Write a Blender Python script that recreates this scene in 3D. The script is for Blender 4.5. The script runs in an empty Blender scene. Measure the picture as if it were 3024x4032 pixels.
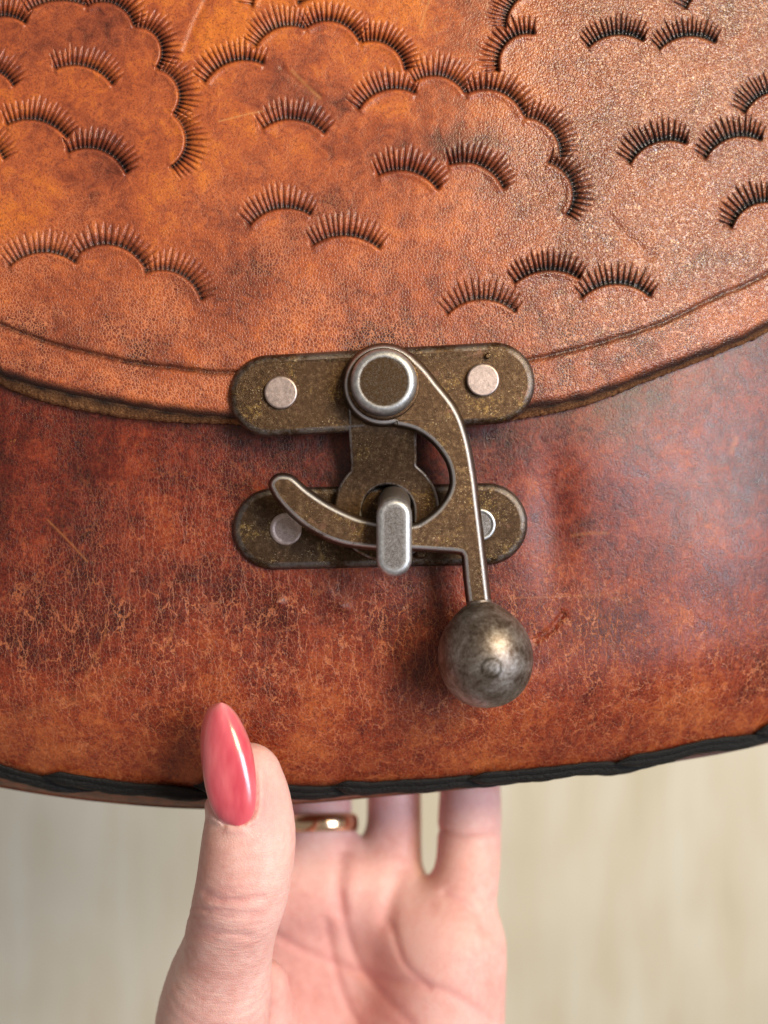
import bpy, math, random
import numpy as np
from mathutils import Vector, Matrix
from mathutils.geometry import tessellate_polygon

random.seed(7)
rng = np.random.default_rng(7)
SC = bpy.context.scene
COL = SC.collection

# ------------------------------------------------------------------ camera
D = 0.22                      # camera to bag front, metres
S = 5e-5                      # one photograph pixel at the bag front, metres
cam_d = bpy.data.cameras.new("camera")
cam = bpy.data.objects.new("camera", cam_d)
COL.objects.link(cam)
cam.location = (0, -D, 0)
cam.rotation_euler = (math.radians(90), 0, 0)
cam_d.sensor_fit = 'VERTICAL'
cam_d.sensor_height = 36
cam_d.sensor_width = 27
cam_d.lens = 36 * D / (4032 * S)
cam_d.clip_start = 0.01
cam_d.clip_end = 20
cam_d.dof.use_dof = True
cam_d.dof.focus_distance = D - 0.006
cam_d.dof.aperture_fstop = (cam_d.lens / 1000) / 0.0052
SC.camera = cam

# ------------------------------------------------------------------ light
W = bpy.data.worlds.new("World")
SC.world = W
W.use_nodes = True
W.node_tree.nodes["Background"].inputs[0].default_value = (1.0, 0.86, 0.74, 1)
W.node_tree.nodes["Background"].inputs[1].default_value = 0.27


def area(name, loc, target, sx, sy, power, col):
    l = bpy.data.lights.new(name, 'AREA')
    l.shape = 'RECTANGLE'
    l.size = sx
    l.size_y = sy
    l.energy = power
    l.color = col
    o = bpy.data.objects.new(name, l)
    COL.objects.link(o)
    o.location = loc
    d = Vector(target) - Vector(loc)
    o.rotation_euler = d.to_track_quat('-Z', 'Y').to_euler()
    return o


area("window_light", (0.74, -0.86, 0.06), (0.0, 0.0, -0.02), 0.42, 0.50, 11.8, (0.78, 0.87, 1.0))
area("room_light", (0.55, -0.76, 0.46), (0.04, 0.0, 0.04), 0.33, 0.33, 11.0, (1.0, 0.78, 0.43))
SC.view_settings.view_transform = 'Standard'
SC.view_settings.look = 'None'
SC.view_settings.exposure = 0.0
SC.view_settings.gamma = 1.0
SC.cycles.use_denoising = True
SC.cycles.max_bounces = 8
SC.cycles.caustics_reflective = False
SC.cycles.caustics_refractive = False


# ------------------------------------------------------------------ helpers
def U(px, py, y=0.0):
    """pixel of the photograph at depth y (mm behind the bag front) -> world metres (arrays allowed)"""
    f = (D + y * 1e-3) / D
    return (px - 1512) * S * f, y * 1e-3 + 0 * px, (2016 - py) * S * f


def V(px, py, y=0.0):
    return Vector((float(c) for c in U(float(px), float(py), float(y))))


def sm(a, b, x):
    t = np.clip((x - a) / (b - a), 0, 1)
    return t * t * (3 - 2 * t)


def add_mesh(name, verts, quads=None, tris=None, mats=(), smooth=True, parent=None, attrs=None, flat=None):
    me = bpy.data.meshes.new(name)
    verts = np.asarray(verts, np.float32).reshape(-1, 3)
    nq = 0 if quads is None else len(quads)
    nt = 0 if tris is None else len(tris)
    me.vertices.add(len(verts))
    me.vertices.foreach_set("co", verts.ravel())
    idx = []
    if nq:
        idx.append(np.asarray(quads, np.int32).ravel())
    if nt:
        idx.append(np.asarray(tris, np.int32).ravel())
    idx = np.concatenate(idx)
    me.loops.add(len(idx))
    me.loops.foreach_set("vertex_index", idx)
    me.polygons.add(nq + nt)
    st = np.concatenate([np.arange(nq) * 4, nq * 4 + np.arange(nt) * 3]).astype(np.int32)
    me.polygons.foreach_set("loop_start", st)
    me.update(calc_edges=True)
    me.validate()
    sflag = np.full(nq + nt, smooth, bool)
    if flat is not None:
        sflag[flat] = False
    me.polygons.foreach_set("use_smooth", sflag)
    for k, a in (attrs or {}).items():
        at = me.attributes.new(k, 'FLOAT', 'POINT')
        at.data.foreach_set("value", np.asarray(a, np.float32).ravel())
    for m in mats:
        me.materials.append(m)
    o = bpy.data.objects.new(name, me)
    COL.objects.link(o)
    if parent is not None:
        put(o, parent)
    return o


BASE = {}


def put(o, parent):
    o.parent = parent
    o.matrix_parent_inverse = BASE.get(parent.name, Matrix.Identity(4))


def grid_quads(nr, nc):
    i = np.arange(nr * nc).reshape(nr, nc)
    return np.stack([i[:-1, :-1], i[:-1, 1:], i[1:, 1:], i[1:, :-1]], -1).reshape(-1, 4)


def crom(pts, n=10, closed=False):
    """Catmull-Rom through points (any dimension)"""
    P = np.asarray(pts, float)
    m = len(P)
    out = []
    rngi = range(m if closed else m - 1)
    for i in rngi:
        p0 = P[(i - 1) % m] if (closed or i > 0) else 2 * P[0] - P[1]
        p1 = P[i]
        p2 = P[(i + 1) % m]
        p3 = P[(i + 2) % m] if (closed or i + 2 < m) else 2 * P[-1] - P[-2]
        for k in range(n):
            t = k / n
            out.append(0.5 * (2 * p1 + (p2 - p0) * t + (2 * p0 - 5 * p1 + 4 * p2 - p3) * t * t
                              + (3 * p1 - p0 - 3 * p2 + p3) * t ** 3))
    if not closed:
        out.append(P[-1])
    return np.array(out)


def curve(pts):
    """smooth single valued y(x)"""
    c = crom(pts, 12)
    return lambda x: np.interp(x, c[:, 0], c[:, 1])


def seg_dist(X, Y, pts):
    """distance (and run length fraction) to a polyline in pixel space"""
    best = np.full(X.shape, 1e9)
    for (ax, ay), (bx, by) in zip(pts[:-1], pts[1:]):
        dx, dy = bx - ax, by - ay
        t = np.clip(((X - ax) * dx + (Y - ay) * dy) / (dx * dx + dy * dy + 1e-9), 0, 1)
        best = np.minimum(best, np.hypot(X - ax - t * dx, Y - ay - t * dy))
    return best


# ---------------------------------------------------------------- node helper
class NT:
    def __init__(self, name):
        self.m = bpy.data.materials.new(name)
        self.m.use_nodes = True
        self.t = self.m.node_tree
        self.bsdf = self.t.nodes["Principled BSDF"]
        self._mm = None

    def n(self, kind, **kw):
        nd = self.t.nodes.new(kind)
        for k, v in kw.items():
            setattr(nd, k, v)
        return nd

    def link(self, a, b):
        if isinstance(a, (int, float)):
            b.default_value = a
        elif isinstance(a, tuple):
            b.default_value = a if len(a) == len(b.default_value) else (*a, 1.0)
        else:
            self.t.links.new(a, b)

    def math(self, op, a, b=0.0, c=None, clamp=False):
        nd = self.n('ShaderNodeMath', operation=op, use_clamp=clamp)
        self.link(a, nd.inputs[0])
        self.link(b, nd.inputs[1])
        if c is not None:
            self.link(c, nd.inputs[2])
        return nd.outputs[0]

    def mm(self):
        """object coordinates in millimetres"""
        if self._mm is None:
            tc = self.n('ShaderNodeTexCoord')
            v = self.n('ShaderNodeVectorMath', operation='SCALE')
            self.t.links.new(tc.outputs['Object'], v.inputs[0])
            v.inputs['Scale'].default_value = 1000
            self._mm = v.outputs[0]
        return self._mm

    def vec(self, scale=(1, 1, 1), warp=0.0, warp_scale=0.5, src=None):
        v = self.n('ShaderNodeVectorMath', operation='MULTIPLY')
        self.link(src or self.mm(), v.inputs[0])
        v.inputs[1].default_value = scale
        o = v.outputs[0]
        if warp:
            nz = self.n('ShaderNodeTexNoise')
            self.link(self.mm(), nz.inputs['Vector'])
            nz.inputs['Scale'].default_value = warp_scale
            nz.inputs['Detail'].default_value = 3
            s = self.n('ShaderNodeVectorMath', operation='MULTIPLY_ADD')
            self.link(nz.outputs['Color'], s.inputs[0])
            s.inputs[1].default_value = (warp,) * 3
            self.link(o, s.inputs[2])
            o = s.outputs[0]
        return o

    def noise(self, scale, detail=5, rough=0.6, vec=None, dist=0.0):
        nz = self.n('ShaderNodeTexNoise')
        self.link(vec or self.mm(), nz.inputs['Vector'])
        nz.inputs['Scale'].default_value = scale
        nz.inputs['Detail'].default_value = detail
        nz.inputs['Roughness'].default_value = rough
        nz.inputs['Distortion'].default_value = dist
        return nz.outputs[0]

    def voro(self, scale, vec=None, feature='DISTANCE_TO_EDGE', rand=1.0):
        nz = self.n('ShaderNodeTexVoronoi', feature=feature)
        self.link(vec or self.mm(), nz.inputs['Vector'])
        nz.inputs['Scale'].default_value = scale
        nz.inputs['Randomness'].default_value = rand
        return nz.outputs['Distance']

    def remap(self, x, a, b, c=0.0, d=1.0, smooth=True):
        nd = self.n('ShaderNodeMapRange', interpolation_type='SMOOTHSTEP' if smooth else 'LINEAR')
        self.link(x, nd.inputs[0])
        for i, v in zip((1, 2, 3, 4), (a, b, c, d)):
            nd.inputs[i].default_value = v
        return nd.outputs[0]

    def ramp(self, x, stops):
        nd = self.n('ShaderNodeValToRGB')
        r = nd.color_ramp
        while len(r.elements) < len(stops):
            r.elements.new(0.5)
        for e, (p, c) in zip(r.elements, stops):
            e.position = p
            e.color = (*c, 1)
        self.link(x, nd.inputs[0])
        return nd.outputs[0]

    def mix(self, f, a, b, mode='MIX'):
        nd = self.n('ShaderNodeMix', data_type='RGBA', blend_type=mode)
        self.link(f, nd.inputs[0])
        self.link(a, nd.inputs[6])
        self.link(b, nd.inputs[7])
        return nd.outputs[2]

    def attr(self, name):
        return self.n('ShaderNodeAttribute', attribute_name=name).outputs['Fac']

    def bump(self, h, dist, strength=1.0, prev=None):
        nd = self.n('ShaderNodeBump')
        nd.inputs['Distance'].default_value = dist
        nd.inputs['Strength'].default_value = strength
        self.link(h, nd.inputs['Height'])
        if prev is not None:
            self.link(prev, nd.inputs['Normal'])
        return nd.outputs[0]

    def out(self, **kw):
        names = dict(color='Base Color', rough='Roughness', metal='Metallic', normal='Normal', spec='Specular IOR Level',
                     sss='Subsurface Weight', coat='Coat Weight', coat_rough='Coat Roughness', sheen='Sheen Weight',
                     spec_tint='Specular Tint', ior='IOR')
        for k, v in kw.items():
            self.link(v, self.bsdf.inputs[names[k]])
        return self.m


# ---------------------------------------------------------------- materials
def mat_flap():
    t = NT("tooled_tan_leather")
    n1 = t.noise(0.045, 4, 0.6)
    n2 = t.noise(0.35, 6, 0.7, dist=0.6)
    n3 = t.noise(2.2, 4, 0.7)
    x = t.math('ADD', t.math('MULTIPLY', n1, 0.75), t.math('MULTIPLY', n2, 0.60))
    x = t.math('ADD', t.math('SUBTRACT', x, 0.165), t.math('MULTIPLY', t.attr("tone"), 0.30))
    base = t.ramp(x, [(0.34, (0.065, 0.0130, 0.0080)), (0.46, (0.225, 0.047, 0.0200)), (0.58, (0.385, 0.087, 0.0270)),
                      (0.76, (0.600, 0.165, 0.022))])
    # pebbled grain, cells about 0.6 mm
    gv = t.vec((1, 1, 1), 0.5, 0.9)
    cell = t.voro(1.75, gv)
    vein = t.remap(cell, 0.015, 0.13, 1.0, 0.0)
    fade = t.remap(t.noise(0.10, 3, 0.6), 0.40, 0.62)
    vm = t.math('MULTIPLY', vein, t.math('MULTIPLY_ADD', fade, 0.72, 0.16))
    vm = t.math('MULTIPLY', vm, t.math('MULTIPLY_ADD', t.attr("grain"), 0.85, 0.15))
    base = t.mix(vm, base, (0.64, 0.240, 0.120))
    speck = t.remap(n3, 0.48, 0.66)
    base = t.mix(t.math('MULTIPLY', speck, 0.62), base, (0.120, 0.024, 0.014))
    base = t.mix(t.math('MULTIPLY', t.attr("glint"), 0.40), base, (0.120, 0.043, 0.016))  # base colour darkened across the sheen area so the glints stand out
    base = t.mix(t.attr("mark"), base, (0.62, 0.30, 0.11))
    base = t.mix(t.attr("dye"), base, (0.010, 0.0065, 0.0065))
    dome = t.remap(cell, 0.0, 0.30)
    hn = t.math('ADD', t.math('MULTIPLY', t.math('MULTIPLY', dome, t.math('MULTIPLY_ADD', t.attr("glint"), 0.2, 1.0)), t.math('MULTIPLY_ADD', t.attr("grain"), 0.85, 0.15)), t.math('MULTIPLY', n3, 0.55))
    peb = t.remap(t.voro(1.25, gv), 0.0, 0.35)
    hn = t.math('MULTIPLY_ADD', t.math('MULTIPLY', peb, t.attr("glint")), 1.3, hn)
    nr = t.bump(hn, 0.00006, 1.0)
    nr = t.bump(n2, 0.0006, 0.35, nr)
    rough = t.math('MULTIPLY_ADD', n2, 0.24, 0.24)
    rough = t.math('MULTIPLY_ADD', t.attr("glint"), -0.07, rough)
    return t.out(color=base, rough=rough, normal=nr, spec=t.math('MULTIPLY_ADD', t.attr("glint"), 0.6, 0.5))


def mat_body():
    t = NT("crackled_red_brown_leather")
    n1 = t.noise(0.055, 4, 0.65)
    n2 = t.noise(0.30, 7, 0.72, dist=0.8)
    n3 = t.noise(2.4, 4, 0.72)
    x = t.math('ADD', t.math('MULTIPLY', t.math('SUBTRACT', n1, 0.165), 0.75), t.math('MULTIPLY', n2, 0.62))
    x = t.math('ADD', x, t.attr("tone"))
    n4 = t.noise(1.1, 5, 0.7, t.vec((1, 1, 1), 0.8, 0.3))
    x = t.math('ADD', x, t.math('MULTIPLY', t.math('SUBTRACT', n4, 0.5), 0.42))
    base = t.ramp(x, [(0.40, (0.026, 0.0036, 0.0034)), (0.54, (0.090, 0.0095, 0.0058)), (0.70, (0.215, 0.030, 0.0110)),
                      (0.90, (0.42, 0.105, 0.028))])
    w1 = t.vec((1.35, 1.0, 0.85), 1.1, 0.7)
    fine = t.remap(t.voro(1.25, w1), 0.0, 0.065, 1.0, 0.0)
    w2 = t.vec((0.60, 0.60, 0.15), 0.55, 1.1)
    crack = t.remap(t.voro(0.9, w2), 0.0, 0.045, 1.0, 0.0)
    mask = t.remap(t.noise(0.085, 4, 0.6), 0.24, 0.72)
    mask2 = t.remap(t.noise(0.20, 3, 0.6), 0.26, 0.60)
    vm = t.math('MULTIPLY', fine, t.math('MULTIPLY_ADD', mask, 0.62, 0.20))
    cm = t.math('MULTIPLY', crack, t.math('MULTIPLY', mask2, 0.8))
    cm = t.math('MULTIPLY', cm, t.attr("crackle"))
    vm = t.math('MULTIPLY', vm, t.math('MULTIPLY_ADD', t.attr("crackle"), 0.8, 0.2))
    v = t.math('MAXIMUM', vm, cm)
    base = t.mix(v, base, (0.52, 0.170, 0.072))
    speck = t.remap(n3, 0.50, 0.66)
    base = t.mix(t.math('MULTIPLY', speck, 0.68), base, (0.048, 0.010, 0.0080))
    # pale scuffs
    sc = t.remap(t.noise(0.42, 6, 0.78, t.vec((1.0, 1.0, 0.7), 2.0, 0.25)), 0.63, 0.74)
    base = t.mix(t.math('MULTIPLY', sc, 0.60), base, (0.50, 0.18, 0.055))
    base = t.mix(t.attr("mark"), base, (0.62, 0.25, 0.08))
    base = t.mix(t.attr("dye"), base, (0.012, 0.008, 0.008))
    h = t.math('ADD', t.math('MULTIPLY', n3, 0.5), t.math('MULTIPLY', v, -0.7))
    nr = t.bump(h, 0.00009, 1.0)
    nr = t.bump(n2, 0.0006, 0.22, nr)
    rough = t.math('MULTIPLY_ADD', n2, 0.42, 0.11)
    return t.out(color=base, rough=rough, normal=nr, spec=0.45)


def mat_plain_leather():
    t = NT("gusset_leather")
    n2 = t.noise(0.4, 6, 0.7)
    base = t.ramp(n2, [(0.35, (0.07, 0.016, 0.007)), (0.65, (0.24, 0.06, 0.018))])
    return t.out(color=base, rough=0.42, normal=t.bump(t.noise(2.2), 0.0001))


def mat_raw_edge():
    t = NT("raw_cut_leather")
    n = t.noise(2.5, 5, 0.75)
    n2 = t.noise(0.35, 3, 0.6)
    base = t.ramp(n, [(0.32, (0.060, 0.022, 0.008)), (0.50, (0.30, 0.120, 0.042)), (0.68, (0.58, 0.30, 0.125))])
    base = t.mix(t.math('MULTIPLY', t.remap(n2, 0.45, 0.65), 0.25), base, (0.05, 0.02, 0.01))
    base = t.mix(t.attr("dye"), base, (0.012, 0.008, 0.009))
    return t.out(color=base, rough=t.math('MULTIPLY_ADD', t.attr("dye"), -0.4, 0.85), normal=t.bump(n, 0.0005), spec=0.35)


def mat_lace():
    t = NT("black_lace_leather")
    n = t.noise(1.6, 5, 0.7)
    base = t.ramp(n, [(0.4, (0.0025, 0.0025, 0.003)), (0.7, (0.009, 0.009, 0.011))])
    return t.out(color=base, rough=t.math('MULTIPLY_ADD', n, 0.4, 0.34), normal=t.bump(n, 0.0004), spec=0.3)


def mat_brass(name, dark=1.0, gold=0.5, lo=0.40):
    t = NT(name)
    n1 = t.noise(0.17, 5, 0.65, dist=0.5)
    n2 = t.noise(1.1, 8, 0.8)
    n3 = t.noise(7.0, 3, 0.7)
    base = t.ramp(n2, [(0.30, tuple(c * dark for c in (0.028, 0.0145, 0.0085))), (0.54, tuple(c * dark for c in (0.086, 0.050, 0.028))),
                       (0.75, tuple(c * dark for c in (0.24, 0.158, 0.092)))])
    g = t.math('MULTIPLY', t.remap(n1, 0.52, 0.64), t.remap(n2, 0.47, 0.62))
    base = t.mix(t.math('MULTIPLY', g, gold), base, (0.38, 0.235, 0.058))
    pit = t.remap(n3, 0.56, 0.68)
    base = t.mix(t.math('MULTIPLY', pit, 0.5), base, (0.030, 0.017, 0.009))
    fleck = t.math('MULTIPLY', t.remap(t.noise(3.2, 3, 0.65), 0.60, 0.68), t.remap(n1, 0.40, 0.60))
    base = t.mix(t.math('MULTIPLY', fleck, 0.75), base, (0.52, 0.40, 0.25))
    rst = t.math('MULTIPLY', t.remap(t.noise(0.28, 4, 0.7, t.vec((1, 1, 1), 3.0, 0.2)), 0.60, 0.70), 0.5)
    base = t.mix(rst, base, (0.20, 0.10, 0.070))
    wn = t.math('MULTIPLY', t.attr("wear"), t.remap(t.math('ADD', t.math('MULTIPLY', t.noise(0.9, 4, 0.7), 0.5), t.math('MULTIPLY', t.noise(0.13, 2, 0.5), 0.5)), lo, lo + 0.16))
    base = t.mix(wn, base, (0.78, 0.80, 0.86))
    rough = t.math('MULTIPLY_ADD', n2, 0.35, 0.20)
    rough = t.math('MULTIPLY_ADD', wn, 0.12, rough)
    nr = t.bump(t.math('ADD', t.math('MULTIPLY', n2, 0.8), n3), 0.00007, 1.0)
    return t.out(color=base, rough=rough, metal=0.92, normal=nr)


def mat_silver(name, tint=(0.50, 0.47, 0.47), pit_amt=0.6):
    t = NT(name)
    n2 = t.noise(1.3, 6, 0.75)
    n3 = t.noise(6.0, 3, 0.7)
    base = t.ramp(n2, [(0.33, tuple(c * 0.7 for c in tint)), (0.55, tint), (0.75, tuple(min(1, c * 1.3) for c in tint))])
    f = t.attr("face")
    base = t.mix(t.math('MULTIPLY', f, t.math('MULTIPLY_ADD', t.remap(n3, 0.40, 0.60), 0.35, pit_amt)), base, (0.070, 0.040, 0.019))
    base = t.mix(t.math('MULTIPLY', t.math('MULTIPLY', t.remap(n3, 0.58, 0.68), 0.6), t.math('MULTIPLY_ADD', f, 0.8, 0.2)), base, (0.07, 0.05, 0.04))
    nr = t.bump(t.math('ADD', n2, n3), 0.00003, 1.0)
    return t.out(color=base, rough=t.math('MULTIPLY_ADD', n2, 0.3, 0.30), metal=0.95, normal=nr)


def mat_ball():
    t = NT("worn_ball_metal")
    n1 = t.noise(0.22, 5, 0.65, dist=0.7)
    n2 = t.noise(1.5, 6, 0.75)
    base = t.ramp(t.math('ADD', t.math('MULTIPLY', n1, 0.6), t.math('MULTIPLY', n2, 0.4)),
                  [(0.38, (0.090, 0.062, 0.047)), (0.50, (0.23, 0.195, 0.175)), (0.66, (0.46, 0.44, 0.44))])
    base = t.mix(t.attr("mark"), base, (0.05, 0.038, 0.028))
    nr = t.bump(n2, 0.00004, 1.0)
    return t.out(color=base, rough=t.math('MULTIPLY_ADD', n2, 0.28, 0.34), metal=0.92, normal=nr)


def mat_skin():
    t = NT("skin")
    n1 = t.noise(0.07, 4, 0.6)
    n2 = t.noise(0.5, 5, 0.7)
    base = t.ramp(t.math('ADD', t.math('MULTIPLY', n1, 0.6), t.math('MULTIPLY', n2, 0.4)),
                  [(0.36, (0.70, 0.360, 0.330)), (0.49, (0.80, 0.480, 0.450)), (0.62, (0.85, 0.580, 0.550))])
    base = t.mix(t.math('MULTIPLY', t.attr("blush"), 0.75), base, (0.68, 0.300, 0.300))
    # fine skin lines, running across the thumb
    wv = t.vec((0.30, 0.30, 1.5), 0.7, 0.35)
    l1 = t.noise(1.0, 4, 0.55, wv)
    l2 = t.noise(3.5, 3, 0.6)
    pores = t.voro(2.2, t.vec((1, 1, 1), 0.5, 0.8))
    l2 = t.math('ADD', l2, t.math('MULTIPLY', t.remap(pores, 0.0, 0.25), 0.5))
    h = t.math('ADD', t.math('MULTIPLY', l1, t.math('MULTIPLY_ADD', t.attr("knuckle"), 1.0, 0.18)), t.math('MULTIPLY', l2, 0.35))
    nr = t.bump(h, 0.00019, 1.0)
    m = t.out(color=base, rough=0.42, normal=nr, sss=0.35, spec=0.45)
    t.bsdf.inputs['Subsurface Radius'].default_value = (1.0, 0.35, 0.2)
    t.bsdf.inputs['Subsurface Scale'].default_value = 0.003
    return m


def mat_nail():
    t = NT("pink_gel_polish")
    n1 = t.noise(0.16, 3, 0.5, t.vec((1.6, 1, 0.5)))
    n2 = t.noise(0.5, 2, 0.5, t.vec((1.0, 1, 0.2)))
    base = t.ramp(t.math('ADD', t.math('MULTIPLY', n1, 0.75), t.math('MULTIPLY', n2, 0.25)),
                  [(0.36, (0.58, 0.065, 0.105)), (0.52, (0.74, 0.140, 0.185)), (0.68, (0.82, 0.25, 0.29))])
    base = t.mix(t.attr("tip"), base, (0.78, 0.36, 0.34))
    m = t.out(color=base, rough=0.28, sss=0.25, coat=1.0, coat_rough=0.12, spec=0.5)
    t.bsdf.inputs['Subsurface Radius'].default_value = (1.0, 0.3, 0.3)
    t.bsdf.inputs['Subsurface Scale'].default_value = 0.0015
    return m


def mat_gold():
    t = NT("polished_rose_gold")
    return t.out(color=(0.86, 0.62, 0.42), rough=t.math('MULTIPLY_ADD', t.noise(0.8), 0.15, 0.10), metal=1.0)


def mat_wall():
    t = NT("pale_streaked_wall_paint")
    st = t.noise(1.0, 6, 0.65, t.vec((0.048, 1, 0.0055), 0.25, 0.012))
    st2 = t.noise(1.0, 4, 0.6, t.vec((0.16, 1, 0.011)))
    bl = t.noise(0.006, 3, 0.5)
    x = t.math('ADD', t.math('MULTIPLY', st, 0.6), t.math('MULTIPLY', st2, 0.4))
    base = t.ramp(x, [(0.36, (0.74, 0.67, 0.52)), (0.50, (0.82, 0.77, 0.64)), (0.64, (0.88, 0.86, 0.77))])
    base = t.mix(t.math('MULTIPLY', t.remap(bl, 0.4, 0.65), 0.25), base, (0.56, 0.50, 0.36))
    return t.out(color=base, rough=0.5, normal=t.bump(x, 0.001, 0.6), spec=0.3)


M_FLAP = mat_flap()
M_BODY = mat_body()
M_GUSSET = mat_plain_leather()
M_RAW = mat_raw_edge()
M_LACE = mat_lace()
M_BRASS = mat_brass("antique_brass", 1.0, 0.40)
M_BRASS2 = mat_brass("antique_brass_dark", 0.8, 0.35)
M_ARM = mat_brass("antique_brass_arm", 1.1, 0.35, 0.28)
M_RIVET = mat_silver("rivet_metal", (0.52, 0.42, 0.40), 0.0)
M_SILVER = mat_silver("worn_silver_brass", (0.60, 0.62, 0.67), 0.66)
M_CAP = mat_silver("pivot_cap_metal", (0.52, 0.53, 0.56), 0.86)
M_BALL = mat_ball()
M_SKIN = mat_skin()
M_NAIL = mat_nail()
M_GOLD = mat_gold()
M_WALL = mat_wall()


def thing(name, label, cat, loc):
    e = bpy.data.objects.new(name, None)
    COL.objects.link(e)
    e.location = loc
    e.empty_display_size = 0.02
    e['label'] = label
    e['category'] = cat
    BASE[e.name] = Matrix.Translation(-Vector(loc))
    return e


# ------------------------------------------------------------------ wall behind
wy = 0.66
nx, nz = 40, 40
gx = np.linspace(-2.2, 2.2, nx)
gz = np.linspace(-1.7, 1.7, nz)
X, Z = np.meshgrid(gx, gz)
wall = add_mesh("wall", np.stack([X, wy + 0 * X, Z], -1), grid_quads(nz, nx), mats=[M_WALL])
wall['kind'] = 'structure'

# ------------------------------------------------------------------ the bag
bag = thing("leather_bag", "brown tooled leather handbag with a rounded flap and antique brass swing clasp", "handbag",
            V(1500, 3150, 18))

k = 1.8228
flap_lo = curve([(-1400, -300), (-1000, 560), (-600, 1080), (-250, 1345), (0, 1472), (180, 1526), (365, 1568), (545, 1602),
                 (730, 1628), (911, 1642), (1200, 1660), (1500, 1662), (1800, 1645), (2096, 1606), (2280, 1572), (2370, 1545),
                 (2640, 1445), (2830, 1372), (3024, 1282), (3300, 1110), (3650, 800), (4000, 330), (4300, -300)])
groove = curve([(-1400, -520), (-1000, 330), (-600, 850), (-250, 1140), (0, 1276), (182, 1345), (365, 1394), (547, 1431), (730, 1455),
                (911, 1468), (1200, 1474), (1500, 1468), (1800, 1448), (2096, 1415), (2280, 1371), (2460, 1322), (2645, 1254),
                (2826, 1167), (3024, 1076), (3300, 890), (3650, 570), (4000, 100), (4300, -520)])
edge_lo = curve([(-1500, 1300), (-1250, 2000), (-900, 2500), (-500, 2830), (-200, 2960), (0, 3005), (180, 3042), (420, 3070),
                 (800, 3086), (1150, 3086), (1320, 3080), (1600, 3068), (1855, 3045), (2150, 3020), (2434, 2985), (2700, 2935),
                 (3024, 2856), (3400, 2720), (3800, 2460), (4150, 2000), (4400, 1300)])
gus_lo = curve([(-1500, 1390), (-1250, 2090), (-900, 2590), (-500, 2920), (-200, 3050), (0, 3100), (365, 3155), (800, 3186),
                (1200, 3165), (1500, 3138), (1855, 3105), (2300, 3045), (2700, 2985), (3024, 2912), (3400, 2790), (3800, 2540),
                (4150, 2080), (4400, 1390)])


def gauss(px, py, cx, cy, rx, ry, rot=0.0):
    c, s = math.cos(rot), math.sin(rot)
    u = ((px - cx) * c + (py - cy) * s) / rx
    v = (-(px - cx) * s + (py - cy) * c) / ry
    return np.exp(-(u * u + v * v))


def y_smooth(px, py):
    u = (px - 1450) / 1700.0
    u = np.where(u < 0, 0.55 * u, u)
    return 4.2 * u ** 2 + 5.0 * np.clip(u, -1.2, 1.2) ** 4 + 2.0 * np.clip((1400 - py) / 1600.0, 0, 3) ** 2


def y_body(px, py):
    y = y_smooth(px, py)
    t = edge_lo(px) - py
    y = y + 7.5 * np.clip(1 - t / 420.0, 0, 1.3) ** 2.4
    # waves and dents of the worn panel
    y = y - 1.3 * gauss(px, py, 2820, 2200, 300, 260)
    y = y - 1.1 * gauss(px, py, 2380, 1800, 330, 260) + 0.9 * gauss(px, py, 2180, 2060, 90, 260)
    y = y - 0.8 * gauss(px, py, 560, 2480, 330, 110, -0.5) + 0.6 * gauss(px, py, 760, 2620, 120, 70, -0.6)
    y = y + 0.7 * gauss(px, py, 420, 1950, 300, 200) - 0.5 * gauss(px, py, 2750, 2550, 300, 240)
    y = y - 0.55 * gauss(px, py, 1095, 2372, 26, 22) - 0.5 * gauss(px, py, 1335, 2388, 34, 20) - 0.3 * gauss(px, py, 1270, 2330, 60, 30)
    y = y + 0.5 * np.exp(-(seg_dist(px, py, [(2110, 2520), (2170, 2480), (2215, 2420)]) / 14.0) ** 2)
    for i in range(14):
        a = 0.6 + 0.5 * math.sin(i * 2.3)
        fx, fy = 0.004 + 0.0025 * ((i * 37) % 11) / 5, 0.004 + 0.0025 * ((i * 53) % 13) / 6
        y = y + 0.05 * a * np.sin(px * fx + i * 1.7 + 1.3 * np.sin(py * fy * 0.6 + i)) * np.sin(py * fy + i * 2.9)
    return y


def cols(step):
    return np.concatenate([np.linspace(-1400, -140, 40)[:-1], np.arange(-140, 3165, step), np.linspace(3165, 4280, 40)[1:]])


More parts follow.
